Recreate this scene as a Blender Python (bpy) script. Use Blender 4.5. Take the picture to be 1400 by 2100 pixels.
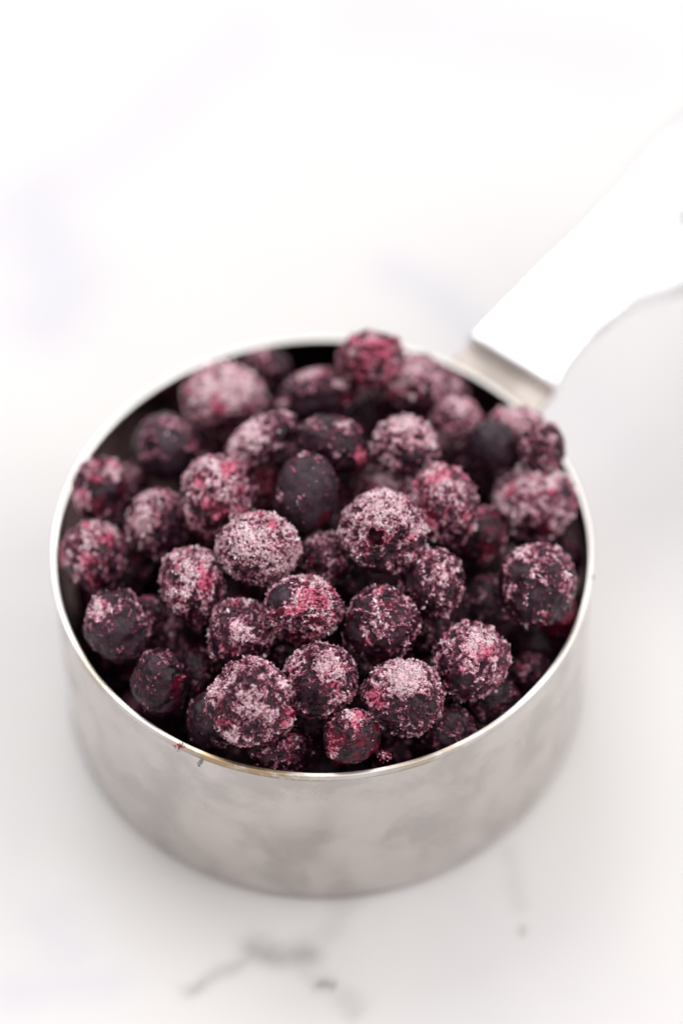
import bpy, bmesh, math
import numpy as np
from mathutils import Matrix, Vector

MM = 0.001
for o in list(bpy.data.objects):
    bpy.data.objects.remove(o, do_unlink=True)
SC = bpy.context.scene
COL = SC.collection

# ------------------------------------------------------------------ camera
cam_d = bpy.data.cameras.new("camera")
cam = bpy.data.objects.new("camera", cam_d)
COL.objects.link(cam)
SC.camera = cam
RT = Vector((0.9999110239, -0.0107469056, -0.0079024184))
UP = Vector((0.0133395728, 0.8055692297, 0.5923514767))
FW = Vector((0.0, 0.5924041865, -0.8056409125))
BACK = -FW
UP = BACK.cross(RT).normalized()
RT = UP.cross(BACK).normalized()
CAM = Vector((3.2736, -335.1024, 505.5130)) * MM
m = Matrix((RT, UP, BACK)).transposed().to_4x4()
m.translation = CAM
cam.matrix_world = m
cam_d.sensor_fit = 'VERTICAL'
cam_d.sensor_height = 36
cam_d.sensor_width = 24
cam_d.lens = 120
cam_d.clip_start = 0.01
cam_d.clip_end = 50
cam_d.dof.use_dof = True
RIM_Z = 40.1
FOCUS = (Vector((-12, -33, RIM_Z + 9)) * MM - CAM).dot(FW)
cam_d.dof.focus_distance = FOCUS
cam_d.dof.aperture_fstop = 4.6
cam_d.dof.aperture_blades = 0

# ------------------------------------------------------------------ world and lamps
w = bpy.data.worlds.new("World")
SC.world = w
w.use_nodes = True
bg = w.node_tree.nodes["Background"]
bg.inputs[0].default_value = (1.0, 0.935, 0.91, 1)
bg.inputs[1].default_value = 0.65

def area(name, loc, target, sx, sy, power, color):
    d = bpy.data.lights.new(name, 'AREA')
    d.shape = 'RECTANGLE'; d.size = sx; d.size_y = sy
    d.energy = power; d.color = color
    o = bpy.data.objects.new(name, d)
    COL.objects.link(o)
    o.location = loc
    o.rotation_euler = (Vector(target) - Vector(loc)).to_track_quat('-Z', 'Y').to_euler()
    return o

area("window_light", (-0.66, 1.65, 2.25), (0, 0, 0), 1.5, 1.5, 29, (0.95, 0.975, 1.0))
area("added_ceiling_fill", (0.1, 0.4, 2.0), (0.1, 0.4, 0), 4.0, 4.0, 38, (1.0, 0.985, 0.97))  # overhead lamp added to fill the shadows, stands in for an unseen ceiling
area("added_right_fill", (2.3, 0.1, 1.5), (0, 0, 0), 1.8, 1.6, 36, (1.0, 0.965, 0.955))  # fill lamp added at the right to lift the handle shadow, no known source

SC.view_settings.view_transform = 'Standard'
SC.view_settings.look = 'None'
SC.view_settings.exposure = 0.0
SC.view_settings.gamma = 1
SC.render.engine = 'CYCLES'
SC.cycles.use_denoising = True
SC.cycles.max_bounces = 8
SC.cycles.caustics_reflective = True
SC.cycles.blur_glossy = 1.0
SC.cycles.caustics_refractive = False
SC.cycles.sample_clamp_indirect = 8

# ------------------------------------------------------------------ helpers
def setp(o, label=None, cat=None, group=None, kind=None):
    if label: o["label"] = label
    if cat: o["category"] = cat
    if group: o["group"] = group
    if kind: o["kind"] = kind
    return o

def mesh_np(name, v, f, smooth=True):
    """v (n,3), f (m,k) arrays -> mesh"""
    v = np.asarray(v, np.float32); f = np.asarray(f, np.int32)
    me = bpy.data.meshes.new(name)
    me.vertices.add(len(v)); me.vertices.foreach_set("co", v.ravel())
    k = f.shape[1]
    me.loops.add(f.size); me.loops.foreach_set("vertex_index", f.ravel())
    me.polygons.add(len(f))
    me.polygons.foreach_set("loop_start", np.arange(0, f.size, k, dtype=np.int32))
    try:
        me.polygons.foreach_set("loop_total", np.full(len(f), k, np.int32))
    except Exception:
        pass
    me.update(calc_edges=True)
    me.polygons.foreach_set("use_smooth", np.full(len(f), smooth))
    return me

def attr(me, name, arr, typ='FLOAT'):
    if typ == 'FLOAT':
        a = me.attributes.new(name, 'FLOAT', 'POINT')
        a.data.foreach_set("value", np.asarray(arr, np.float32))
    else:
        a = me.attributes.new(name, 'FLOAT_COLOR', 'POINT')
        c = np.ones((len(arr), 4), np.float32); c[:, :3] = arr
        a.data.foreach_set("color", c.ravel())

def link(name, me, mat, parent=None):
    o = bpy.data.objects.new(name, me)
    COL.objects.link(o)
    if mat: me.materials.append(mat)
    if parent: o.parent = parent
    return o

# numpy gradient noise ------------------------------------------------
_rs = np.random.RandomState(11)
_perm = _rs.permutation(256).astype(np.int32)
_perm = np.concatenate([_perm, _perm, _perm])
_gr = _rs.normal(size=(256, 3)); _gr /= np.linalg.norm(_gr, axis=1, keepdims=True)

def noise(p):
    pi = np.floor(p).astype(np.int64); pf = p - pi; pi &= 255
    u = pf * pf * pf * (pf * (pf * 6 - 15) + 10)
    def g(ix, iy, iz):
        h = _perm[_perm[_perm[(pi[:, 0] + ix) & 255] + ((pi[:, 1] + iy) & 255)] + ((pi[:, 2] + iz) & 255)] & 255
        G = _gr[h]
        return G[:, 0] * (pf[:, 0] - ix) + G[:, 1] * (pf[:, 1] - iy) + G[:, 2] * (pf[:, 2] - iz)
    x0 = g(0, 0, 0) * (1 - u[:, 0]) + g(1, 0, 0) * u[:, 0]
    x1 = g(0, 1, 0) * (1 - u[:, 0]) + g(1, 1, 0) * u[:, 0]
    x2 = g(0, 0, 1) * (1 - u[:, 0]) + g(1, 0, 1) * u[:, 0]
    x3 = g(0, 1, 1) * (1 - u[:, 0]) + g(1, 1, 1) * u[:, 0]
    y0 = x0 * (1 - u[:, 1]) + x1 * u[:, 1]
    y1 = x2 * (1 - u[:, 1]) + x3 * u[:, 1]
    return (y0 * (1 - u[:, 2]) + y1 * u[:, 2]) * 1.6

def fbm(p, oct=3):
    s = 0; a = 1; t = 0
    for i in range(oct):
        s = s + a * noise(p * (2.03 ** i) + 17.3 * i); t += a; a *= .5
    return s / t * 1.3

def sstep(a, b, x):
    t = np.clip((x - a) / (b - a), 0, 1)
    return t * t * (3 - 2 * t)

# ------------------------------------------------------------------ node helpers
def new_mat(name):
    mt = bpy.data.materials.new(name); mt.use_nodes = True
    nt = mt.node_tree
    b = nt.nodes["Principled BSDF"]
    return mt, nt, b

class NB:
    def __init__(s, nt): s.nt = nt
    def n(s, typ, **kw):
        x = s.nt.nodes.new(typ)
        for k, v in kw.items(): setattr(x, k, v)
        return x
    def inp(s, node, key, val):
        if isinstance(val, bpy.types.NodeSocket): s.nt.links.new(val, node.inputs[key])
        elif val is not None: node.inputs[key].default_value = val
    def math(s, op, a, b=None, c=None, clamp=False):
        x = s.n('ShaderNodeMath', operation=op, use_clamp=clamp)
        for i, v in enumerate((a, b, c)):
            if v is not None: s.inp(x, i, v)
        return x.outputs[0]
    def noise(s, vec, scale, detail=3, rough=.5, dist=0):
        x = s.n('ShaderNodeTexNoise'); s.inp(x, 'Vector', vec)
        x.inputs['Scale'].default_value = scale; x.inputs['Detail'].default_value = detail
        x.inputs['Roughness'].default_value = rough; x.inputs['Distortion'].default_value = dist
        return x.outputs['Fac']
    def vor(s, vec, scale, feature='F1', out='Distance', rnd=1):
        x = s.n('ShaderNodeTexVoronoi', feature=feature); s.inp(x, 'Vector', vec)
        x.inputs['Scale'].default_value = scale; x.inputs['Randomness'].default_value = rnd
        return x.outputs[out]
    def ramp(s, fac, a, b, lo=0., hi=1.):
        x = s.n('ShaderNodeMapRange', interpolation_type='SMOOTHSTEP'); s.inp(x, 'Value', fac)
        for k, v in (('From Min', a), ('From Max', b), ('To Min', lo), ('To Max', hi)): s.inp(x, k, v)
        return x.outputs[0]
    def mix(s, fac, a, b, blend='MIX'):
        x = s.n('ShaderNodeMix', data_type='RGBA', blend_type=blend)
        s.inp(x, 0, fac)
        for k, v in ((6, a), (7, b)):
            if isinstance(v, tuple): v = (*v, 1)
            s.inp(x, k, v)
        return x.outputs[2]
    def attr(s, name):
        return s.n('ShaderNodeAttribute', attribute_name=name)
    def obj(s): return s.n('ShaderNodeTexCoord').outputs['Object']
    def bump(s, h, strength, dist):
        x = s.n('ShaderNodeBump'); s.inp(x, 'Height', h)
        s.inp(x, 'Strength', strength); s.inp(x, 'Distance', dist)
        return x.outputs[0]

# ------------------------------------------------------------------ materials
def mat_marble():
    mt, nt, b = new_mat("white_marble"); N = NB(nt)
    co = N.obj()
    cl = N.noise(co, 9, 5, .55, .6)
    cl = N.ramp(cl, .50, .75)
    col = N.mix(cl, (.665, .66, .66), (.62, .62, .635))
    v = N.attr("vein").outputs['Fac']
    fn = N.noise(co, 260, 4, .6)
    vv = N.math('MULTIPLY', v, N.math('MULTIPLY_ADD', fn, 1.0, .5), clamp=True)
    col = N.mix(vv, col, (.24, .22, .22))
    li = N.attr("lilac").outputs['Fac']
    col = N.mix(li, col, (.585, .585, .64))
    N.inp(b, 'Base Color', col)
    r = N.noise(co, 40, 3)
    N.inp(b, 'Roughness', N.ramp(r, .3, .7, .38, .48))
    b.inputs['IOR'].default_value = 1.42
    b.inputs['Specular IOR Level'].default_value = .28
    return mt

def mat_steel(name, stain=True, rough=.27, base=(.80, .775, .755), tint=False, outer=False):
    mt, nt, b = new_mat(name); N = NB(nt)
    co = N.obj()
    b.inputs['Metallic'].default_value = 1
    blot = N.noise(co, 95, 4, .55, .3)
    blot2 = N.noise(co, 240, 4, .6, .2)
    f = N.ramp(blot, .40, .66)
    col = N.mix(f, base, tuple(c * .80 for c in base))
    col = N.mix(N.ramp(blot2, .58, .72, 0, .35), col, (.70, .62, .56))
    if tint:
        sv = N.noise(co, 160, 4, .65)
        sx = N.n('ShaderNodeSeparateXYZ'); N.inp(sx, 0, co)
        ang = N.math('ARCTAN2', sx.outputs[0], N.math('MULTIPLY', sx.outputs[1], -1))   # 0 at the front, + to the right
        win = N.math('ADD', N.ramp(N.math('ABSOLUTE', N.math('ADD', ang, .28)), .12, .42, 1, 0), N.math('MULTIPLY', N.ramp(N.math('ABSOLUTE', N.math('ADD', ang, -.42)), .1, .3, 1, 0), .55))
        win = N.math('ADD', win, N.math('MULTIPLY', N.ramp(N.math('ABSOLUTE', N.math('ADD', ang, 1.0)), .05, .2, 1, 0), .5))
        sv = N.math('MULTIPLY', N.ramp(sv, .36, .56), win, clamp=True)
        col = N.mix(sv, (.70, .68, .65), (.42, .31, .19))
    N.inp(b, 'Base Color', col)
    # brushed: stretched noise round the wall
    mp = N.n('ShaderNodeMapping'); N.inp(mp, 'Vector', co)
    mp.inputs['Scale'].default_value = (60, 60, 2600)
    br = N.noise(mp.outputs[0], 1, 3, .6)
    rr = N.math('ADD', N.ramp(blot, .3, .7, rough - .05, rough + .09), N.math('MULTIPLY', br, .08))
    N.inp(b, 'Roughness', rr)
    h = N.math('ADD', N.math('MULTIPLY', br, .25), N.math('MULTIPLY', N.noise(co, 60, 2), 3.0))
    if outer:      # condensation just under the front of the lip
        sx = N.n('ShaderNodeSeparateXYZ'); N.inp(sx, 0, co)
        an = N.math('ABSOLUTE', N.math('ARCTAN2', sx.outputs[0], N.math('MULTIPLY', sx.outputs[1], -1)))
        win = N.math('MULTIPLY', N.ramp(an, .1, .5, 1, 0), N.ramp(sx.outputs[2], .028, .037, 0, 1))
        dr = N.ramp(N.vor(co, 1900), .18, .42, 1, 0)
        dr = N.math('MULTIPLY', N.math('MULTIPLY', dr, N.ramp(N.noise(co, 420, 2), .46, .6)), win)
        h = N.math('MULTIPLY_ADD', dr, 2.2, h)
    nrm = N.bump(h, .14, .00035)
    N.inp(b, 'Normal', nrm)
    return mt

def mat_berry():
    mt, nt, b = new_mat("frosted_blueberry_skin"); N = NB(nt)
    co = N.obj()
    a = N.attr("frost"); sep = N.n('ShaderNodeSeparateColor'); N.inp(sep, 0, a.outputs['Color'])
    fr, rd, bl = sep.outputs
    n1 = N.noise(co, 2300, 5, .7)
    n2 = N.noise(co, 620, 3, .55)
    wob = N.n('ShaderNodeTexNoise'); N.inp(wob, 'Vector', co); wob.inputs['Scale'].default_value = 1500; wob.inputs['Detail'].default_value = 3
    wv = N.n('ShaderNodeVectorMath', operation='MULTIPLY_ADD'); N.inp(wv, 0, wob.outputs['Color']); wv.inputs[1].default_value = (.0009, .0009, .0009); N.inp(wv, 2, co)
    ve = N.vor(wv.outputs[0], 1500, 'DISTANCE_TO_EDGE')
    lace = N.math('MULTIPLY', N.ramp(ve, .03, .17, 1, 0), N.ramp(fr, .10, .45))
    lvl = N.math('ADD', N.math('ADD', N.math('MULTIPLY_ADD', lace, .26, fr), N.math('MULTIPLY_ADD', n1, 1.1, -.55)), N.math('MULTIPLY_ADD', n2, .7, -.35))
    lvl = N.math('SUBTRACT', lvl, .07)
    fac = N.ramp(lvl, .15, .85)
    sk = N.mix(N.ramp(n2, .4, .65), (.0085, .0024, .0065), (.034, .0062, .018))
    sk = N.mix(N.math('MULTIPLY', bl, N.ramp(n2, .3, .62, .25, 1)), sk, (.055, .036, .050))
    cr = N.n('ShaderNodeValToRGB'); N.inp(cr, 0, lvl)
    el = cr.color_ramp.elements
    el[0].position = .0; el[0].color = (0, 0, 0, 1)
    el[1].position = 1.0; el[1].color = (.88, .68, .74, 1)
    for p_, c_ in ((.30, (.072, .015, .036)), (.52, (.19, .045, .085)), (.74, (.54, .235, .32))):
        e_ = el.new(p_); e_.color = (*c_, 1)
    col = N.mix(N.ramp(lvl, .02, .34), sk, cr.outputs[0])
    redc = N.mix(N.ramp(lvl, .25, .85), (.10, .003, .014), (.80, .14, .26))
    rf = N.math('MULTIPLY', N.ramp(N.math('ADD', rd, N.math('MULTIPLY_ADD', n2, .5, -.05)), .50, .90), .88)
    col = N.mix(rf, col, redc)
    N.inp(b, 'Base Color', col)
    N.inp(b, 'Roughness', N.math('ADD', N.math('MULTIPLY_ADD', fac, .26, .28), N.math('MULTIPLY', bl, .18)))
    b.inputs['IOR'].default_value = 1.34
    hh = N.math('ADD', N.math('MULTIPLY_ADD', lace, .5, N.math('MULTIPLY', fac, .8)), N.math('MULTIPLY', n1, N.math('MULTIPLY_ADD', fr, 1.0, .6)))
    N.inp(b, 'Normal', N.bump(hh, .9, .00016))
    return mt

def mat_crystal():
    mt, nt, b = new_mat("ice_crystals"); N = NB(nt)
    a = N.attr("tone")
    N.inp(b, 'Base Color', a.outputs['Color'])
    b.inputs['Roughness'].default_value = .15
    b.inputs['IOR'].default_value = 1.33
    b.inputs['Transmission Weight'].default_value = .12
    return mt

M_MARBLE = mat_marble()
M_WALL = mat_steel("brushed_steel", outer=True, rough=.19, base=(.655, .615, .59))
M_INNER = mat_steel("darkened_steel_inside", rough=.12, base=(.25, .19, .195))  # base darkened to paint in the wall's dark reflection of the berries
M_LIP = mat_steel("stained_steel_lip", tint=True, rough=.33, base=(.70, .68, .66))
M_HANDLE = mat_steel("polished_steel_handle", rough=.24, base=(.87, .875, .90))
M_TAB = mat_steel("warm_steel_tab", rough=.48, base=(.50, .445, .41))
M_BERRY = mat_berry()
M_ICE = mat_crystal()

# ------------------------------------------------------------------ marble table
def polyline_dist(P, pts):
    d = np.full(len(P), 1e9)
    for a, c in zip(pts[:-1], pts[1:]):
        a = np.array(a, float); c = np.array(c, float); ab = c - a
        t = np.clip(((P - a) @ ab) / (ab @ ab), 0, 1)
        q = a + t[:, None] * ab
        d = np.minimum(d, np.hypot(*(P - q).T))
    return d

def build_table():
    xs = np.concatenate([[-1500, -900, -500, -250], np.arange(-130, 150, 1.1), [250, 500, 900, 1500]])
    ys = np.concatenate([[-1000, -500, -200], np.arange(-110, 0, .8), np.arange(0, 240, 2.5), [300, 500, 900, 1800]])
    X, Y = np.meshgrid(xs, ys)
    P = np.stack([X.ravel(), Y.ravel()], 1)
    P3 = np.c_[P, np.zeros(len(P))]
    wob = np.stack([fbm(P3 * .12, 3), fbm(P3 * .12 + 50, 3)], 1) * 1.6
    Q = P + wob
    vein = np.zeros(len(P))
    def add(pts, wd, st):
        nonlocal vein
        vein = np.maximum(vein, .9 * st * np.exp(-(polyline_dist(Q, pts) / (1.2 * wd)) ** 2))
    add([(2.4, -44), (1.2, -50), (-3, -55.2)], 2.5, .22)
    add([(-3, -55.2), (-8, -55.5), (-12.5, -54.3)], 2.4, .60)
    add([(-11, -55.2), (-16.5, -58.3), (-22.6, -61.9)], 1.4, .42)
    add([(-20, -60.2), (-22.6, -62.0)], .8, .55)
    add([(-5.9, -55.7), (-2.6, -59.4), (-.2, -61.3), (3.8, -65)], 2.1, .30)
    add([(-1.2, -61.3), (.6, -61.5)], 1.1, .85)
    add([(31.0, -36.4), (32.6, -46)], 1.6, .16)
    add([(32.4, -51.2), (32.3, -52.4)], .7, .5)
    add([(1, -52), (-2, -62)], 5.5, .07)
    lil = np.zeros(len(P))
    for pts, wd, st in (([(-57, 112), (-50, 92), (-53, 84)], 9, .9), ([(-53, 118), (-62, 108)], 8, .7),
                        ([(14, 94), (22.6, 88.8), (29, 76)], 5, .75), ([(-15, 157), (-40, 128), (-57, 108)], 9, .5),
                        ([(-52, -62), (-37, -60.7)], 4, .6), ([(-47, -48), (-44, -56)], 5, .5),
                        ([(50, 60), (70, 20)], 10, .25), ([(10, 165), (60, 150)], 12, .4)):
        lil = np.maximum(lil, st * np.exp(-(polyline_dist(Q, pts) / wd) ** 2))
    nx, ny = len(xs), len(ys)
    i = np.arange(nx * ny).reshape(ny, nx)
    f = np.stack([i[:-1, :-1], i[:-1, 1:], i[1:, 1:], i[1:, :-1]], -1).reshape(-1, 4)
    me = mesh_np("marble_tabletop", P3 * MM, f)
    attr(me, "vein", np.clip(vein, 0, 1)); attr(me, "lilac", np.clip(lil, 0, 1))
    o = link("marble_tabletop", me, M_MARBLE)
    setp(o, kind="structure")
build_table()

# ------------------------------------------------------------------ measuring cup
def revolve(profile, n=256, closed=False):
    """profile list of (r,z) mm, lathed round z"""
    p = np.array(profile, float) * MM
    a = np.linspace(0, 2 * np.pi, n, endpoint=False)
    V = np.stack([p[:, None, 0] * np.cos(a), p[:, None, 0] * np.sin(a), np.repeat(p[:, None, 1], n, 1)], -1)
    k = len(p); idx = np.arange(k * n).reshape(k, n)
    nxt = np.roll(idx, -1, 1)
    rows = range(k) if closed else range(k - 1)
    f = [np.stack([idx[r], nxt[r], nxt[(r + 1) % k], idx[(r + 1) % k]], -1) for r in rows]
    return V.reshape(-1, 3), np.concatenate(f)

def arc(cx, cz, r, a0, a1, n):
    return [(cx + r * math.cos(math.radians(a0 + (a1 - a0) * i / n)), cz + r * math.sin(math.radians(a0 + (a1 - a0) * i / n))) for i in range(n + 1)]

RI, RO = 44.6, 45.25
cup = bpy.data.objects.new("measuring_cup", None); COL.objects.link(cup)
setp(cup, "round brushed steel measuring cup heaped with frozen blueberries on white marble", "measuring cup")

prof = [(0.01, .4), (20, .4), (40, .4)] + arc(RO - 1.7, 2.1, 1.7, -90, 0, 8) + [(RO, 12), (RO, 22), (RO, 32), (RO, RIM_Z - 1.4)]
v, f = revolve(prof)
o = link("cup_wall", mesh_np("cup_wall", v, f), M_WALL, cup)
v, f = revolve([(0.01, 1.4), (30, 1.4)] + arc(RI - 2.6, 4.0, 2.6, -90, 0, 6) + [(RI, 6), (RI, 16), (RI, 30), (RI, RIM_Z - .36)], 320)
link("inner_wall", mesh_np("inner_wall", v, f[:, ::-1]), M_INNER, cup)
# foot: the flat base disc that touches the marble
v, f = revolve([(0.01, .0), (43.0, .0), (43.5, .15), (43.6, .45), (0.01, .38)], 192)
link("cup_base", mesh_np("cup_base", v, f), M_WALL, cup)
# rolled lip, its section a small rounded band
lp = [(RI + .12, RIM_Z - .55), (RI - .02, RIM_Z - .34), (RI - .02, RIM_Z - .22)] + arc(RI + .20, RIM_Z - .22, .22, 180, 90, 5) + \
     [(RI + .5, RIM_Z - .012)] + arc(RI + .64, RIM_Z - .30, .28, 90, -10, 6) + [(RI + .88, RIM_Z - .9)] + [(RI + .9, RIM_Z - 1.3), (RI + .7, RIM_Z - 1.4)]
v, f = revolve(lp, 320, True)
v = v.copy(); ang = np.arctan2(v[:, 1], v[:, 0])
v[:, 2] += .00006 * np.sin(ang * 9) * np.sin(ang * 4 + 1)
link("rolled_lip", mesh_np("rolled_lip", v, f), M_LIP, cup)

# handle ---------------------------------------------------------------
AZ = math.radians(51)
U = np.array([math.cos(AZ), math.sin(AZ)]); W = np.array([-U[1], U[0]])
def catmull(pts, x):
    pts = np.array(pts); return np.interp(x, pts[:, 0], pts[:, 1])
upper = [(51, 7.9), (60, 7.9), (75, 7.9), (85, 7.8), (95, 8.0), (104, 9), (115, 10), (124, 9), (130, 6.5), (132.5, 2)]
lower = [(51, -10.9), (57, -9.2), (65, -8.6), (75, -9.6), (81, -13.2), (86, -16.4), (92, -17.4), (100, -17.5), (115, -16.5), (124, -13), (130, -8), (132.5, -2)]
us = np.concatenate([np.linspace(51, 124, 60), 124 + 8.5 * np.sin(np.linspace(0, np.pi / 2, 12))[1:]])
def smoothline(pts):
    y = catmull(pts, us); k = np.array([1, 2, 3, 2, 1]) / 9
    yp = np.pad(y, 2, mode='edge'); return np.convolve(yp, k, 'valid')
yu, yl = smoothline(upper), smoothline(lower)
HZ = RIM_Z + .9
def build_handle():
    TH = 4.4
    rings = []
    m_ = 28
    for u, a, c in zip(us, yl, yu):
        ctr, hw = (a + c) / 2, (c - a) / 2
        ring = []
        # closed section: rounded sides, gently hollowed top face
        for q in range(m_):
            t = 2 * math.pi * q / m_
            ct, st = math.cos(t), math.sin(t)
            x = hw * math.copysign(abs(ct) ** .22, ct)
            z = TH / 2 * math.copysign(abs(st) ** .45, st)
            dish = -.40 * (1 - (x / hw) ** 2) if z > 0 else 0
            ring.append((*(U * u + W * (ctr + x)), HZ - TH / 2 + .3 + z + dish + .35 - .000 * u - .00035 * (u - 51) ** 2))
        rings.append(ring)
    V = np.array(rings); n, k, _ = V.shape
    idx = np.arange(n * k).reshape(n, k); nx = np.roll(idx, -1, 1)
    f = np.stack([idx[:-1], nx[:-1], nx[1:], idx[1:]], -1).reshape(-1, 4)
    V = V.reshape(-1, 3)
    bm = bmesh.new()
    vs = [bm.verts.new(p * MM) for p in V]
    for q in f: bm.faces.new([vs[i] for i in q])
    bm.faces.new([vs[i] for i in idx[0]]); bm.faces.new([vs[i] for i in reversed(idx[-1])])
    bmesh.ops.recalc_face_normals(bm, faces=bm.faces)
    me = bpy.data.meshes.new("handle"); bm.to_mesh(me); bm.free()
    for p in me.polygons: p.use_smooth = len(p.vertices) == 4
    h = link("handle", me, M_HANDLE, cup)
    # hanging hole, cut through
    bm = bmesh.new()
    r = bmesh.ops.create_cone(bm, segments=40, radius1=1.7 * MM, radius2=1.7 * MM, depth=20 * MM, cap_ends=True)
    me2 = bpy.data.meshes.new("cutter"); bm.to_mesh(me2); bm.free()
    c = bpy.data.objects.new("cutter", me2); COL.objects.link(c)
    c.location = Vector((*(U * 97.4 + W * (-6.3)), HZ)) * MM
    md = h.modifiers.new("hole", 'BOOLEAN'); md.object = c; md.operation = 'DIFFERENCE'
    bpy.context.view_layer.update()
    dg = bpy.context.evaluated_depsgraph_get()
    newme = bpy.data.meshes.new_from_object(h.evaluated_get(dg))
    h.modifiers.clear(); h.data = newme; newme.name = "handle"
    bpy.data.objects.remove(c)
    return h
build_handle()

def slab(outline, z0, z1, bev=.25):
    bm = bmesh.new()
    lo = [bm.verts.new((x * MM, y * MM, z0 * MM)) for x, y in outline]
    hi = [bm.verts.new((x * MM, y * MM, z1 * MM)) for x, y in outline]
    n = len(lo)
    bm.faces.new(list(reversed(lo))); bm.faces.new(hi)
    for i in range(n): bm.faces.new([lo[i], lo[(i + 1) % n], hi[(i + 1) % n], hi[i]])
    bmesh.ops.recalc_face_normals(bm, faces=bm.faces)
    if bev: bmesh.ops.bevel(bm, geom=list(bm.edges), offset=bev * MM, segments=2, profile=.5, affect='EDGES', clamp_overlap=True)
    me = bpy.data.meshes.new("slab"); bm.to_mesh(me); bm.free()
    return me
ol = []
for i in range(13):
    t = AZ + math.radians(10.2 - 23.6 * i / 12)
    ol.append((math.cos(t) * (RO + .55), math.sin(t) * (RO + .55)))
ol += [tuple(U * 53 + W * -10.2), tuple(U * 53 + W * 7.3)]
link("handle_tab", slab(ol, RIM_Z - 3.0, RIM_Z - 1.25), M_TAB, cup)

# ------------------------------------------------------------------ berries
_ico = {}
def ico(level):
    if level not in _ico:
        bm = bmesh.new(); bmesh.ops.create_icosphere(bm, subdivisions=level, radius=1)
        v = np.array([x.co[:] for x in bm.verts]); f = np.array([[q.index for q in p.verts] for p in bm.faces])
        bm.free(); v /= np.linalg.norm(v, axis=1, keepdims=True)
        _ico[level] = (v, f)
    return _ico[level]

OCT_V = np.array([(1, 0, 0), (-1, 0, 0), (0, 1, 0), (0, -1, 0), (0, 0, 1), (0, 0, -1)], float)
OCT_F = np.array([(0, 2, 4), (2, 1, 4), (1, 3, 4), (3, 0, 4), (2, 0, 5), (1, 2, 5), (3, 1, 5), (0, 3, 5)])

def shards(pos, nrm, size, tone, rng):
    n = len(pos)
    A = rng.normal(size=(n, 3, 3)); Qm, _ = np.linalg.qr(A)
    sc = np.stack([rng.uniform(.7, 1.5, n), rng.uniform(.4, .9, n), rng.uniform(.25, .7, n)], 1) * size[:, None]
    V = OCT_V[None] * (1 + rng.uniform(-.3, .3, (n, 6, 1)))
    V = (V * sc[:, None]) @ Qm + (pos + nrm * size[:, None] * .25)[:, None]
    F = OCT_F[None] + (np.arange(n) * 6)[:, None, None]
    return V.reshape(-1, 3), F.reshape(-1, 3), np.repeat(tone, 6, 0)

def unit(dx, dy):
    z = math.sqrt(max(0, 1 - dx * dx - dy * dy)); v = np.array([dx, dy, z]); return v / np.linalg.norm(v)

GROUP = "frozen blueberries heaped in the measuring cup"
BASIS = Matrix((RT, UP, BACK)).transposed()

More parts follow.
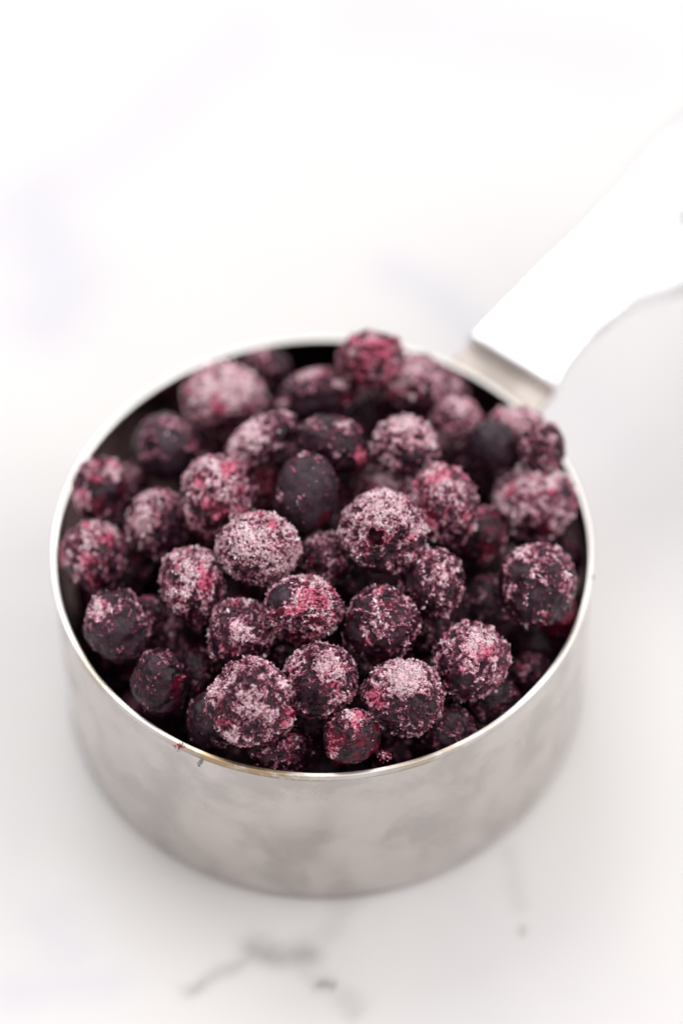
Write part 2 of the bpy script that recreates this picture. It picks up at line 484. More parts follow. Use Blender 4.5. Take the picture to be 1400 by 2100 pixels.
def berry(i, loc, rx, ry, ang, label, fr=.5, rd=.2, bl=0., spots=(), level=5, crys=900, cs=1., lump=1., rough=1., rz=None):
    """One berry. Local axes: x to the right, y up and z outward from the heap's front; spots are
    (kind, x, y, radius, strength) on the berry: f frost, n bare skin, r red juice, c calyx pit, b bump, d dent."""
    rng = np.random.RandomState(100 + i)
    n, F = ico(level)
    rz = rz or (rx + ry) / 2
    off = rng.uniform(-50, 50, 3)
    wn = n + .18 * np.stack([noise(n * 2 + off), noise(n * 2 + off + 9), noise(n * 2 + off + 21)], 1)
    fm = fr + .60 * fbm(wn * 1.7 + off + 3, 3) + .55 * fbm(wn * 4.5 + off + 6, 2) + .14 * n[:, 1] - .06  # y term tilts frost upward, painting in brighter tops and darker undersides
    rm = rd - .20 + .9 * fbm(wn * 2.2 + off + 31, 3)
    bloom = np.full(len(n), bl)
    h = lump * (.10 * noise(n * 1.3 + off) + .062 * noise(n * 2.9 + off + 5) + .026 * noise(n * 6 + off + 8) - .05 * np.maximum(0, noise(n * 2.1 + off + 40) - .25)) + .012 * fbm(n * 7 + off, 2)
    r1 = 1 - np.abs(noise(n * 6.5 + off + 1 + .25 * np.stack([noise(n * 9 + off)] * 3, 1))) * 2.4
    r2 = 1 - np.abs(noise(n * 13 + off + 2)) * 2.4
    r3 = 1 - np.abs(noise(n * 27 + off + 4)) * 2.4
    grain = noise(n * 22 + off + 12)
    det = .40 * r1 + .35 * r2 + .25 * r3 - .36 + .25 * grain
    boost = np.ones(len(n))
    if fr > .1 and level > 4:      # frozen-on clumps and flat dents
        extra = []
        for q in range(6):
            a_ = rng.uniform(0, 2 * math.pi); q_ = rng.uniform(.35, .98)
            extra.append(('b', q_ * math.cos(a_), q_ * math.sin(a_), rng.uniform(.10, .24), rng.uniform(.03, .085)))
        for q in range(3):
            a_ = rng.uniform(0, 2 * math.pi); q_ = rng.uniform(.2, .9)
            extra.append(('d', q_ * math.cos(a_), q_ * math.sin(a_), rng.uniform(.45, .8), rng.uniform(.03, .07)))
        spots = list(spots) + extra
    calyx = None
    for k, dx, dy, rad, st in spots:
        d0 = unit(dx, dy)
        an = np.arccos(np.clip(n @ d0, -1, 1)) + .10 * rad / .5 * noise(n * 5 + off)
        s = sstep(rad, rad * .45, an)
        if k == 'f': fm = fm + st * s
        elif k == 'n': fm = fm - st * s; rm = rm - .5 * st * s
        elif k == 'r': rm = rm + st * s; fm = fm + .25 * st * s
        elif k == 'b': h = h + st * s; boost = boost + 3 * s
        elif k == 'd': h = h - st * s
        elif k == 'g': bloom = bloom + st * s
        elif k == 'c':
            h = h - .20 * st * sstep(rad, rad * .35, an) + .07 * st * np.exp(-((an - rad * 1.15) / (rad * .22)) ** 2)
            fm = fm - .9 * sstep(rad * 1.05, rad * .5, an) + .35 * np.exp(-((an - rad * 1.2) / (rad * .3)) ** 2)
            rm = rm + .35 * np.exp(-((an - rad * .8) / (rad * .4)) ** 2)
            calyx = (d0, rad)
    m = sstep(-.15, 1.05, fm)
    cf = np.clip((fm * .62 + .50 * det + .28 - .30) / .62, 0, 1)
    rm = rm + .25 * noise(n * 10 + off + 14)
    h = h + (.25 + .75 * m) * (.060 * (r1 - .4) + .046 * (r2 - .4) + .024 * (r3 - .4)) * rough + cf * .020
    S = np.array([rx, ry, rz]) * MM * .955
    V = n * (1 + h)[:, None] * S
    me = mesh_np("frozen_blueberry", V, F)
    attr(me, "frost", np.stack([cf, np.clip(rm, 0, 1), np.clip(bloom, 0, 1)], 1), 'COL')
    o = link("frozen_blueberry", me, M_BERRY)
    R = BASIS.to_4x4() @ Matrix.Rotation(math.radians(ang), 4, 'Z')
    R.translation = Vector(loc) * MM + Vector((0, 0, RIM_Z * MM))
    o.matrix_world = R
    setp(o, label, "blueberry", GROUP)
    # frost crystals ----------------------------------------------------
    if crys:
        front = np.clip(n[:, 2] + .45, 0, 1) ** .5
        wgt = ((cf + .1) * m ** 1.3 * boost + .004) * front
        wgt /= wgt.sum()
        ids = rng.choice(len(n), size=int(crys * .62 * (.5 + m.mean())), p=wgt)
        r = (rx + ry) / 2 * MM
        size = r * np.exp(rng.normal(-3.86, .5, len(ids))) * cs
        size = np.minimum(size, r * .085)
        t = rng.uniform(size=len(ids)); q = np.clip(rm[ids] + rng.normal(0, .16, len(ids)), 0, 1)
        white = np.array([.90, .73, .78]); pink = np.array([.52, .20, .28]); red = np.array([.50, .05, .12]); dark = np.array([.07, .015, .030])
        tone = np.where(t[:, None] < .06 + .42 * cf[ids][:, None] ** 1.5, white, np.where(t[:, None] < .30 + .55 * cf[ids][:, None], pink, dark))
        rr = sstep(.35, .75, q)[:, None]
        tone = tone * (1 - rr) + rr * (red * .7 + .3 * tone)
        tone = np.clip(tone * rng.uniform(.75, 1.15, (len(ids), 1)), 0, .9)
        v, f, tn = shards(V[ids], n[ids], size, tone, rng)
        cm = mesh_np("frost_crystals", v, f, False)
        attr(cm, "tone", tn, 'COL')
        c = link("frost_crystals", cm, M_ICE, o)
        setp(c, kind="stuff")
    if calyx:
        d0, rad = calyx
        a = np.cross(d0, [0, 0, 1.]);
        if np.linalg.norm(a) < .1: a = np.array([1., 0, 0])
        a /= np.linalg.norm(a); bb = np.cross(d0, a)
        vs, fs = [], []
        for k in range(5):
            t0 = 2 * math.pi * k / 5 + .4
            def P(t, rd_, lift):
                d = d0 * math.cos(rd_) + (a * math.cos(t) + bb * math.sin(t)) * math.sin(rd_)
                return d * (1 + lift) * S
            base = len(vs)
            jit = rng.uniform(-.03, .05)
            vs += [P(t0 - .5, rad * 1.0, .01), P(t0 + .5, rad * 1.0, .01), P(t0 + .28, rad * .78, .055 + jit), P(t0, rad * .55, .04 + jit), P(t0 - .28, rad * .78, .055 + jit),
                   P(t0 - .5, rad * .92, -.03), P(t0 + .5, rad * .92, -.03), P(t0 + .25, rad * .72, .025 + jit), P(t0 - .25, rad * .72, .025 + jit)]
            fs += [[base + x for x in q] for q in ((0, 1, 2), (0, 2, 4), (4, 2, 3), (5, 8, 7), (5, 7, 6), (8, 3, 7), (0, 4, 8), (0, 8, 5), (1, 6, 7), (1, 7, 2), (4, 3, 8), (2, 7, 3), (0, 5, 6), (0, 6, 1))]
        cm = mesh_np("calyx", vs, fs, False)
        attr(cm, "frost", np.tile(np.array([[.55, .3, .0]]), (len(vs), 1)), 'COL')
        link("calyx", cm, M_BERRY, o)
    return o

# id, x, y, z above the rim plane, radii (mm), turn
BERRIES = [
    (1, -11.75, -35.50, 6.44, 7.19, 7.04, 7.12, 0),
    (2, 4.36, -39.28, 2.24, 4.97, 4.70, 4.83, 0),
    (3, 12.78, -33.18, 4.15, 6.76, 6.45, 6.61, 0),
    (4, -0.63, -30.91, 6.03, 6.13, 6.45, 6.29, 0),
    (5, -26.52, -28.53, 2.29, 4.94, 5.66, 5.30, 0),
    (6, -33.58, -18.59, 4.43, 5.59, 6.17, 5.88, 0),
    (7, 23.70, -26.54, 4.14, 6.34, 6.65, 6.50, -20),
    (8, -3.18, -19.85, 10.12, 6.48, 5.54, 6.01, 0),
    (9, -10.33, -9.84, 13.30, 6.92, 6.21, 6.56, 0),
    (10, 10.08, -7.49, 14.07, 7.33, 6.69, 7.01, 0),
    (11, 9.45, -21.34, 7.81, 6.34, 6.34, 6.34, 0),
    (12, -21.30, -13.58, 8.50, 5.27, 6.70, 5.98, 10),
    (13, -13.35, -21.52, 5.80, 5.56, 6.20, 5.88, -10),
    (14, 17.95, -14.02, 8.49, 5.58, 6.22, 5.90, 0),
    (15, 34.99, -12.95, 6.29, 6.73, 7.05, 6.89, 0),
    (16, 35.83, 6.58, 2.77, 6.90, 6.57, 6.74, 0),
    (17, 20.08, 0.45, 10.73, 5.97, 6.78, 6.38, 10),
    (18, 28.69, 13.74, 9.12, 4.43, 4.59, 4.51, 0),
    (19, -2.31, 1.07, 13.78, 5.31, 6.92, 6.12, 0),
    (20, -17.07, 2.48, 10.86, 6.47, 7.12, 6.79, 0),
    (21, -27.46, 0.74, 6.35, 5.36, 5.85, 5.61, 0),
    (22, -38.12, -4.05, 3.86, 5.33, 6.12, 5.72, 0),
    (23, -37.28, 8.69, 5.43, 4.92, 5.74, 5.33, 0),
    (24, -26.31, 17.41, 5.12, 5.96, 6.29, 6.12, 0),
    (25, -16.43, 28.66, 4.01, 7.38, 6.21, 6.79, -8),
    (26, -9.56, 37.26, 1.31, 4.42, 4.08, 4.25, 0),
    (27, -9.86, 12.92, 12.66, 6.85, 3.91, 5.38, 35),
    (28, -0.63, 27.06, 6.50, 7.18, 5.01, 6.09, 10),
    (29, 1.80, 11.05, 13.64, 6.50, 4.88, 5.69, -20),
    (30, 8.59, 29.64, 12.94, 6.14, 5.14, 5.64, 0),
    (31, 15.72, 29.98, 5.16, 6.88, 5.87, 6.38, 0),
    (32, 13.83, 10.98, 13.05, 6.02, 5.04, 5.53, 0),
    (33, 23.09, 22.89, 3.47, 4.84, 4.84, 4.84, 0),
    (34, 33.18, 19.09, 4.09, 5.48, 5.65, 5.57, 0),
    (35, 10.70, 7.99, 5.57, 5.08, 3.77, 4.42, 0),
    (37, 0.52, -8.14, 7.94, 4.34, 4.66, 4.50, 0),
    (38, 25.94, 0.58, 2.17, 5.07, 5.39, 5.23, 0),
    (39, 27.66, -11.00, -1.25, 4.38, 4.71, 4.54, 0),
    (40, 36.42, -13.29, -10.07, 5.59, 5.13, 5.36, 0),
    (41, -24.62, -15.74, -5.29, 5.03, 5.36, 5.20, 0),
    (42, -17.82, -33.04, -2.27, 4.92, 5.08, 5.00, 0),
    (43, -7.08, -38.33, -3.01, 5.57, 4.48, 5.03, 0),
    (44, 20.17, -34.29, -3.95, 4.74, 4.17, 4.46, 0),
    (45, 27.84, -28.23, -4.87, 4.63, 4.16, 4.39, 0),
    (46, -32.40, 15.48, -2.39, 3.01, 3.84, 3.42, 0),
    (47, -11.47, 10.72, 4.47, 4.28, 4.61, 4.45, 0),
    (50, 21.78, 32.79, -1.24, 4.24, 4.58, 4.41, 0),
    (51, 37.09, 12.22, 10.52, 3.76, 4.58, 4.17, 0),
    (52, 41.22, 0.97, -6.55, 2.91, 3.57, 3.24, 0),
    (54, 3.77, 11.91, 4.61, 4.78, 4.94, 4.86, 0),
    (55, -32.83, -0.51, -2.68, 4.27, 5.10, 4.68, 0),
    (56, -21.15, -23.81, -2.75, 4.65, 5.13, 4.89, 0),
    (57, 38.69, -12.68, -2.19, 3.58, 3.97, 3.78, 0),
    (58, -28.82, -13.99, 0.56, 3.23, 3.55, 3.39, 0),
    (59, -8.24, -8.40, 0.82, 4.87, 4.87, 4.87, 0),
    (60, -5.88, -21.02, -1.53, 4.82, 4.82, 4.82, 0),
    (61, 3.12, -7.17, 0.22, 4.71, 4.71, 4.71, 0),
    (62, -19.84, 4.20, -1.08, 4.61, 4.61, 4.61, 0),
    (63, -5.87, 29.60, -4.54, 4.76, 4.76, 4.76, 0),
    (64, 6.47, 29.96, -2.52, 5.25, 5.25, 5.25, 0),
    (65, 17.99, 0.83, -1.48, 4.60, 4.60, 4.60, 0),
    (66, 30.37, 17.88, -9.53, 4.90, 4.90, 4.90, 0),
    (67, 18.33, -16.62, -0.70, 4.84, 4.84, 4.84, 0),
    (68, 6.15, -21.94, -4.05, 4.67, 4.67, 4.67, 0),
    (70, -20.50, 30.12, -9.08, 5.13, 5.13, 5.13, 0),
    (71, 6.03, -30.41, -3.56, 4.15, 4.15, 4.15, 0),
    (72, -2.77, -31.69, -5.02, 4.47, 4.15, 4.31, 0),
    (73, -34.53, 12.94, -8.47, 4.37, 4.37, 4.37, 0),
    (74, -5.81, 20.17, -1.28, 4.19, 4.19, 4.19, 0),
    (75, 2.43, 3.89, 1.64, 4.10, 4.10, 4.10, 0),
    (76, -21.99, 22.02, -6.84, 4.40, 4.40, 4.40, 0),
    (77, 36.97, 6.23, -7.98, 4.50, 4.50, 4.50, 0),
    (78, 25.15, 17.82, -3.02, 4.69, 4.69, 4.69, 0),
    (79, 14.31, -18.77, -7.53, 4.55, 4.55, 4.55, 0),
    (80, 28.54, -10.86, -12.29, 4.95, 4.95, 4.95, 0),
    (83, 34.23, -21.26, -7.55, 3.80, 3.80, 3.80, 0),
]
# lower layer: id, x, y, z, radius (mm)
HIDDEN = [
    (300, 11.41, -31.68, -13.78, 5.89),
    (301, 21.88, 7.71, -14.93, 5.63),
    (302, -15.04, -31.54, -20.66, 6.57),
    (303, -24.75, -0.52, -19.85, 5.94),
    (305, -31.75, 10.64, -20.24, 5.93),
    (307, -17.23, -6.34, -6.75, 6.33),
    (308, 21.41, -26.55, -22.56, 6.16),
    (309, -0.92, -2.68, -22.30, 5.74),
    (311, -28.41, -20.90, -17.87, 5.98),
    (314, 9.21, 0.00, -18.40, 6.04),
    (315, -1.75, -31.59, -21.03, 5.95),
    (319, 2.14, 15.06, -11.67, 5.74),
    (322, 30.60, -14.65, -23.44, 5.84),
    (323, 2.77, 2.84, -9.61, 6.26),
    (324, 21.62, -1.02, -21.70, 5.84),
    (325, 13.22, 19.85, -7.26, 6.43),
    (326, -33.39, -9.43, -23.10, 5.81),
    (327, 0.07, 7.36, -19.40, 5.65),
    (330, 15.86, 32.01, -22.09, 6.20),
    (331, -19.36, 11.79, -19.01, 6.13),
    (332, -3.44, -7.41, -9.01, 5.99),
    (333, 6.79, -11.67, -12.08, 6.08),
    (334, -12.00, -7.12, -22.46, 5.79),
    (335, 30.35, 20.68, -20.75, 6.27),
    (336, -7.86, 9.98, -6.08, 6.14),
    (338, -25.79, 7.87, -9.73, 5.71),
    (340, 16.09, -6.55, -10.56, 5.68),
    (341, -36.71, -0.43, -12.70, 5.67),
    (343, 36.21, -2.65, -14.06, 5.60),
    (344, -34.14, -11.51, -12.10, 6.60),
    (346, -11.47, -13.07, -13.81, 5.64),
    (347, -23.44, -9.91, -15.01, 5.67),
    (348, -36.79, 2.20, -25.85, 6.16),
    (349, 22.81, -19.75, -13.58, 5.68),
]

STYLE = {
1: dict(label="large frost-crusted front blueberry with a pink tuft on top and a nub on its right", fr=.45, rd=.28, level=6, crys=3600, cs=.68, spots=(('n', -.15, .62, .5, 0.17), ('b', -.05, .88, .50, .10), ('b', -.05, .93, .13, .10), ('d', -.6, .65, .5, .06), ('d', .6, .6, .5, .06), ('r', -.05, .93, .2, .6), ('b', .86, -.32, .34, .17), ('r', .80, -.35, .4, .35), ('f', -.1, .2, .5, .25), ('f', -.3, -.8, .45, .3), ('r', -.6, -.45, .25, .45), ('d', -.2, .5, .2, .02))),
2: dict(label="small wine-red glossy blueberry with a grey frost cap, touching the front rim", rough=.6, fr=.12, rd=.62, level=6, crys=1500, cs=.8, spots=(('f', 0, .75, .45, .55), ('g', 0, .75, .5, .6), ('r', -.6, .1, .4, .4), ('f', -.6, -.5, .35, .5), ('n', .55, .0, .5, 0.35))),
3: dict(label="front blueberry with a white frost cap and a magenta patch on its left cheek", fr=.42, rd=.2, level=6, crys=3400, cs=.8, spots=(('f', 0, .6, .7, .55), ('r', -.65, .05, .45, .8), ('r', .8, -.1, .3, .4), ('n', -.05, -.25, .35, 0.20))),
4: dict(label="purple frosted blueberry left of the white-capped front one, above the wine-red one", fr=.38, rd=.25, level=6, crys=2600, cs=.85, spots=(('f', .3, .45, .6, .45), ('r', .35, -.25, .4, .35), ('n', -.2, -.7, .5, 0.20))),
5: dict(label="dark glossy wet-looking blueberry against the front-left rim, a pale glint on top", rough=.4, fr=-.05, rd=.30, level=6, crys=700, cs=.9, spots=(('r', .75, .1, .3, .4), ('r', -.75, .2, .3, .4), ('f', -.4, -.1, .5, .2), ('g', -.1, .8, .35, .7), ('n', .25, .2, .5, 0.25))),  # the g spot paints the pale glint on top into the skin colour
6: dict(label="dark round grey-purple blueberry leaning on the left rim above the glossy one", fr=.22, rd=.12, bl=.35, crys=1500, cs=.8, spots=(('f', -.5, .5, .6, .3), ('n', .6, -.2, .6, 0.15))),
7: dict(label="peaked frosted blueberry at front right, pink specks down its right side", fr=.46, rd=.25, crys=2600, cs=.95, spots=(('f', 0, .65, .6, .4), ('r', .5, .4, .35, .5), ('n', -.1, -.55, .55, 0.20), ('b', -.1, .9, .25, .05))),
8: dict(label="crimson-crusted blueberry in the middle with one smooth bare grey facet at its upper left", fr=.55, rd=.5, level=6, crys=3200, cs=.85, spots=(('n', -.62, .45, .42, 1.30), ('g', -.62, .45, .4, .9), ('f', .1, .3, .4, .35), ('r', .5, .2, .5, .3), ('n', -.3, -.8, .4, 0.25))),
9: dict(label="evenly white-crusted round blueberry left of centre, the palest of the middle berries", fr=.62, rd=.22, level=6, crys=3600, cs=.85, spots=(('f', 0, .3, .8, .3), ('b', .85, .1, .25, .04))),
10: dict(label="large round blueberry at the centre of the heap, its open calyx facing the camera", fr=.50, rd=.25, level=6, crys=3600, cs=.9, spots=(('c', -.22, -.12, .30, .9), ('f', 0, .8, .7, .5), ('f', .8, .2, .4, .3), ('n', -.1, -.55, .55, 0.35), ('r', .55, -.65, .35, .35))),
11: dict(label="dark purple blueberry with loose frost flakes, just behind the white-capped front one", fr=.28, rd=.25, crys=2000, cs=1.0, spots=(('f', .2, .1, .6, .2), ('n', -.4, .6, .4, 0.15))),
12: dict(label="pink-topped blueberry left of centre with a crumbly tip", fr=.5, rd=.35, crys=2400, cs=1.05, spots=(('f', .1, .45, .6, .4), ('r', .45, .1, .4, .6), ('b', .15, .95, .25, .08), ('n', -.1, -.4, .4, 0.15))),
13: dict(label="mauve speckled blueberry wedged behind the tufted front berry", fr=.42, rd=.3, crys=2200, cs=1.1, spots=(('f', 0, .1, .5, .3), ('r', .3, .3, .3, .2))),
14: dict(label="dark blueberry with mauve frost flakes, at the lower right of the centre calyx berry", fr=.34, rd=.25, crys=1900, cs=1.15, spots=(('f', .2, .3, .5, .3), ('n', -.7, .2, .5, 0.25))),
15: dict(label="big dark blueberry by the right rim with a small white glint and pink edge", fr=.20, rd=.28, bl=.15, crys=1500, cs=1.2, spots=(('f', -.3, .75, .4, .4), ('f', .75, .1, .35, .4), ('n', -.1, -.2, .5, 0.15), ('r', .3, -.8, .3, .3))),
16: dict(label="plump pink-frosted blueberry by the right rim, above the big dark one", fr=.55, rd=.3, crys=2500, cs=1.1, spots=(('f', .1, .7, .7, .3), ('r', -.7, .3, .3, .4), ('n', -.1, -.7, .5, 0.20))),
17: dict(label="ragged pink and wine blueberry right behind the centre calyx berry", fr=.48, rd=.4, crys=2300, cs=1.2, spots=(('f', 0, .8, .5, .5), ('r', -.5, -.2, .4, .4), ('f', .55, -.3, .4, .3))),
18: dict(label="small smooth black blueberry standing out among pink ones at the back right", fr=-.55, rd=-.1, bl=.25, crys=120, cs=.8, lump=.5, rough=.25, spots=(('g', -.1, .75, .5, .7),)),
19: dict(label="egg-shaped smooth grey-blue blueberry at the top of the heap, red crumbs at its foot", fr=-.02, rd=.05, bl=.7, crys=800, lump=.7, rough=.5, spots=(('r', .5, -.65, .4, .8), ('f', -.1, .95, .3, .6), ('f', -.9, -.1, .3, .5), ('n', .2, .3, .6, 0.20))),
20: dict(label="rose-pink crusted blueberry left of the smooth egg-shaped one", fr=.52, rd=.42, crys=2600, cs=1.2, spots=(('f', -.1, .65, .6, .45), ('r', .3, .6, .5, .45), ('n', -.2, -.5, .5, 0.15), ('f', .4, .1, .3, .3))),
21: dict(label="blueberry with knobbly cream-white frost on its left, between two pink ones at the left", fr=.42, rd=.22, crys=1900, cs=1.3, spots=(('f', -.45, .1, .6, .7), ('r', .2, .8, .35, .4), ('n', .4, -.6, .6, 0.30))),
22: dict(label="dusky pink blueberry pressed against the left rim, lower of the two there", fr=.42, rd=.45, crys=1800, cs=1.2, spots=(('f', -.1, .7, .6, .3), ('f', -.2, .1, .3, .4), ('r', .6, .5, .3, .5), ('n', -.1, -.6, .4, 0.15))),
23: dict(label="dark blueberry with pink streaks against the left rim, upper of the two there", fr=.28, rd=.38, crys=1300, cs=1.2, spots=(('r', -.2, .35, .35, .5), ('f', .5, .6, .4, .5), ('r', .4, .8, .3, .4), ('f', -.5, -.4, .4, .4), ('n', .4, -.3, .5, 0.25))),
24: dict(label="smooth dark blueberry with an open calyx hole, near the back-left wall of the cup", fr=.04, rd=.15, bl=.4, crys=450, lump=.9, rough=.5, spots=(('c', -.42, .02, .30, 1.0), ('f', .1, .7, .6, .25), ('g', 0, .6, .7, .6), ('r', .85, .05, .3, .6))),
25: dict(label="large blueberry thickly coated in whitish pink frost, at the back left", fr=.75, rd=.3, crys=2600, cs=1.2, spots=(('f', -.1, .5, .8, .6), ('n', .4, -.5, .4, 0.25), ('r', -.1, -.35, .3, .7), ('r', -.8, .0, .35, .3), ('n', 0, -.9, .5, 0.25))),
26: dict(label="dim dark blueberry behind the whitish pink one at the back-left wall", fr=.12, rd=.3, bl=.3, crys=600, spots=(('f', -.2, .7, .5, .3), ('r', -.3, .1, .3, .4))),
27: dict(label="elongated white-frosted blueberry lying tilted behind the rose-pink one", fr=.45, rd=.15, crys=1700, cs=1.1, spots=(('f', -.5, .4, .9, .7), ('n', .6, -.4, .5, 0.40))),
28: dict(label="dark-bellied blueberry with a pale pink frosted brow, second row from the back wall", fr=.05, rd=.3, bl=.25, crys=1200, cs=1.2, spots=(('f', -.1, .85, .5, .9), ('f', .65, .25, .35, .8), ('f', -.85, -.1, .3, .9), ('r', .75, -.2, .3, .5), ('n', -.1, -.4, .6, 0.40), ('r', .2, .7, .3, .3))),
29: dict(label="shiny brownish-red blueberry with bright glints and a crimson right flank, behind the smooth one", rough=.5, fr=.12, rd=.30, crys=900, cs=1.2, spots=(('r', .85, -.1, .45, .9), ('f', -.1, .7, .5, .35), ('n', -.2, -.2, .5, 0.15), ('f', .2, -.3, .15, .8))),
30: dict(label="magenta blueberry sticking up over the back rim, the rearmost of the heap", fr=.40, rd=.62, crys=1700, cs=1.3, spots=(('f', -.5, .3, .4, .3), ('r', .4, .3, .5, .4), ('n', -.1, -.5, .4, 0.15), ('n', .1, .3, .2, 0.20))),
31: dict(label="pink-frosted blueberry with a dimpled calyx at the back, right of the magenta one", fr=.42, rd=.32, crys=1800, cs=1.3, spots=(('c', .0, -.15, .20, .8), ('f', -.1, .6, .8, .5), ('n', .1, -.85, .5, 0.40))),
32: dict(label="white-crusted blueberry right behind the brownish-red glossy one", fr=.48, rd=.15, bl=.2, crys=2000, cs=1.35, spots=(('f', 0, .7, .6, .5), ('f', .75, .1, .3, .7), ('n', -.05, -.4, .4, 0.25))),
33: dict(label="mauve frosted blueberry touching the left side of the small smooth black one", fr=.50, rd=.35, crys=1400, cs=1.3, spots=(('f', 0, .6, .6, .4),)),
34: dict(label="pale pink blueberry behind the small smooth black one, close to the handle", fr=.55, rd=.4, crys=1600, cs=1.3, spots=(('f', -.2, .7, .6, .5), ('r', .0, .3, .4, .4))),
35: dict(label="half-hidden pale frosted blueberry peeping over the centre calyx berry", fr=.58, rd=.3, crys=1400, cs=1.2, spots=(('f', 0, .5, .7, .3),)),
36: dict(label="small shaded wine-coloured blueberry between the smooth egg-shaped one and the centre one", fr=.22, rd=.5, crys=700),
37: dict(label="mauve blueberry recessed between the palest middle berry and the centre calyx one", fr=.40, rd=.3, crys=1300, cs=1.1),
38: dict(label="shadowed dark red blueberry left of the big dark berry by the right rim", fr=.12, rd=.55, crys=600, cs=1.1),
39: dict(label="shadowed slate blueberry with a lilac glint, sunk left of the big dark right-hand one", fr=.12, rd=.15, bl=.5, crys=600, cs=1.2, spots=(('f', -.4, .2, .35, .35), ('r', 0, .85, .3, .5))),
40: dict(label="nearly black blueberry sunk deep beside the right-hand wall", fr=-.3, rd=.1, bl=.2, crys=150),
41: dict(label="dim purple blueberry sunk between the left rim berry and the mauve speckled one", fr=.12, rd=.35, crys=700),
42: dict(label="dark slate blueberry low beside the left side of the tufted front berry", fr=.14, rd=.15, bl=.4, level=5, crys=900, cs=.9),
43: dict(label="shadowed blueberry directly beneath the tufted front berry at the front wall", fr=.14, rd=.3, crys=900, cs=.85),
44: dict(label="dim blueberry low at the front wall, right of the white-capped one", fr=.16, rd=.3, bl=.2, crys=800, cs=.9),
45: dict(label="dim blueberry low against the wall at the front right, beyond the peaked one", fr=.14, rd=.25, bl=.2, crys=600, cs=1.0),
46: dict(label="little pink blueberry tucked right of the streaked one at the left rim", fr=.35, rd=.45, crys=600, cs=1.2, spots=(('f', .1, .4, .5, .4),)),
47: dict(label="bright crimson crumbly blueberry right of the rose-pink one, below the tilted white one", fr=.38, rd=.85, crys=1500, cs=1.5, spots=(('b', .6, .4, .3, .08),)),
50: dict(label="dusky blueberry behind the dimpled pink one, near the inner wall at the back right", fr=.22, rd=.25, bl=.4, crys=700, cs=1.2, spots=(('f', .3, .4, .5, .3),)),
51: dict(label="mauve blueberry against the right rim just below the handle joint", fr=.32, rd=.4, crys=900, cs=1.2),
52: dict(label="shaded dark blueberry squeezed between the right rim and the big dark berry", fr=.08, rd=.3, crys=400),
54: dict(label="dark wine blueberry under the glossy brownish-red one", fr=.15, rd=.6, crys=700),
55: dict(label="dark purple blueberry right of the dusky pink left rim berry", fr=.14, rd=.4, bl=.3, crys=700, cs=1.1),
56: dict(label="shadowed plum blueberry right of the glossy front-left one", fr=.15, rd=.4, crys=800),
57: dict(label="reddish blueberry touching the right rim beneath the big dark one", fr=.05, rd=.85, crys=600, cs=1.1, spots=(('r', .5, -.2, .5, .6), ('f', .2, .6, .4, .3))),
58: dict(label="tiny lilac blueberry right of the grey-purple left rim berry", fr=.25, rd=.4, bl=.5, crys=500, cs=1.1),
}
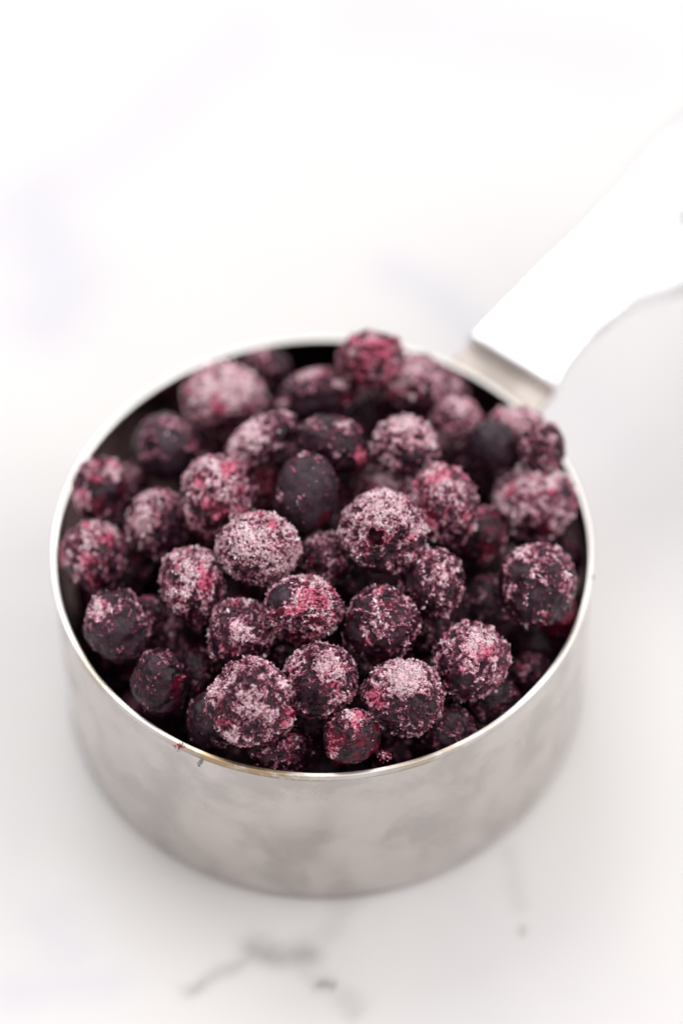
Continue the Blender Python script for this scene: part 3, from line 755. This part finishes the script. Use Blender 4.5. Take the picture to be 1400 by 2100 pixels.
LOW = {
59: "shadowed blueberry in the gap right below the palest middle berry",
60: "dim blueberry in the gap right of the mauve speckled one, above the tufted front berry",
61: "shadowed blueberry in the gap between the crimson-crusted berry and the centre calyx one",
64: "dark wine blueberry in the hollow below the magenta rear one",
66: "shadowed blueberry in the dark gap below the small smooth black one",
67: "dim blueberry in the gap left of the peaked front-right one",
68: "dim blueberry in the gap straight above the white-capped front one",
70: "dark blueberry just below the whitish pink one at the back left",
72: "dark blueberry just right of the tufted front berry, above the wine-red one",
78: "mauve blueberry under the left side of the small smooth black one",
300: "dim blueberry at the front wall, just right of the wine-red glossy one",
301: "shadowed blueberry deep in the gap right of the flaky berry beside the centre one",
302: "dim blueberry at the front wall, below left of the tufted front berry",
305: "shadowed blueberry in the gap left of the pink-topped berry with a crumbly tip",
307: "shadowed blueberry in the dark cleft between the pink-topped berry and the palest one",
311: "dark blueberry at the front-left wall, just below the glossy wet-looking one",
314: "shadowed blueberry right underneath the centre calyx berry",
315: "dim blueberry at the front wall, just left of the wine-red glossy one",
83: "nearly black blueberry low against the right front wall, beyond the peaked one",
341: "dark blueberry at the left wall in the gap above the grey-purple rim berry",
344: "dark blueberry at the left wall in the gap below the grey-purple rim berry",
}
HID = "dark frozen blueberry buried low in the heap, only a sliver showing in a gap"
for _r in BERRIES:
    if _r[0] not in STYLE:
        STYLE[_r[0]] = dict(label=LOW.get(_r[0], HID), fr=.14, rd=.3, crys=500)


for row in BERRIES:
    i, x, y, z, rx, ry, rzz, ang = row
    st = dict(STYLE[i])
    label = st.pop('label')
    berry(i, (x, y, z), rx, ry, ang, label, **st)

for k, x, y, z, r in HIDDEN:
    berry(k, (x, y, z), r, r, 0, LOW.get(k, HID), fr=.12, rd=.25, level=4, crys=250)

# ------------------------------------------------------------------ crumbs and flecks
def crumb(name, label, loc, n, spread, size, red, seed, flat=.5, redc=(.42, .03, .08)):
    rng = np.random.RandomState(seed)
    pos = rng.normal(size=(n, 3)) * np.array([spread, spread * .7, spread * flat]) * MM
    white = np.array([.75, .5, .56]); redc = np.array(redc)
    tone = np.where(rng.uniform(size=(n, 1)) < red, redc, white) * rng.uniform(.7, 1.1, (n, 1))
    v, f, tn = shards(pos, np.zeros((n, 3)), np.full(n, size * MM) * rng.uniform(.6, 1.3, n), tone, rng)
    me = mesh_np(name, v, f, False); attr(me, "tone", tn, 'COL')
    o = link(name, me, M_ICE); o.location = Vector(loc) * MM
    return setp(o, label, "crumb")
crumb("berry_crumb", "tiny red berry crumb stuck on the front-left of the cup's rim", (-23.2, -39.3, RIM_Z + .1), 60, .42, .19, .9, 3)
crumb("juice_fleck", "short dark fleck on the steel just under the front-left rim", (-20.2, -41.0, RIM_Z - 2.6), 26, .14, .13, 1.0, 4, 4.0, (.06, .03, .04))
crumb("frost_crumb", "loose pink frost crumb hanging inside the front rim beside the glossy wine-red berry", (9.6, -42.0, RIM_Z + .6), 60, .45, .22, .5, 5, 1.2)
crumb("rim_speck", "tiny brown speck on the far right of the cup's rim", (44.9, -7.2, RIM_Z + .15), 12, .2, .15, 1.0, 6, .5, (.12, .06, .05))
print("tris", sum(len(o.data.polygons) for o in bpy.data.objects if o.type == 'MESH'))
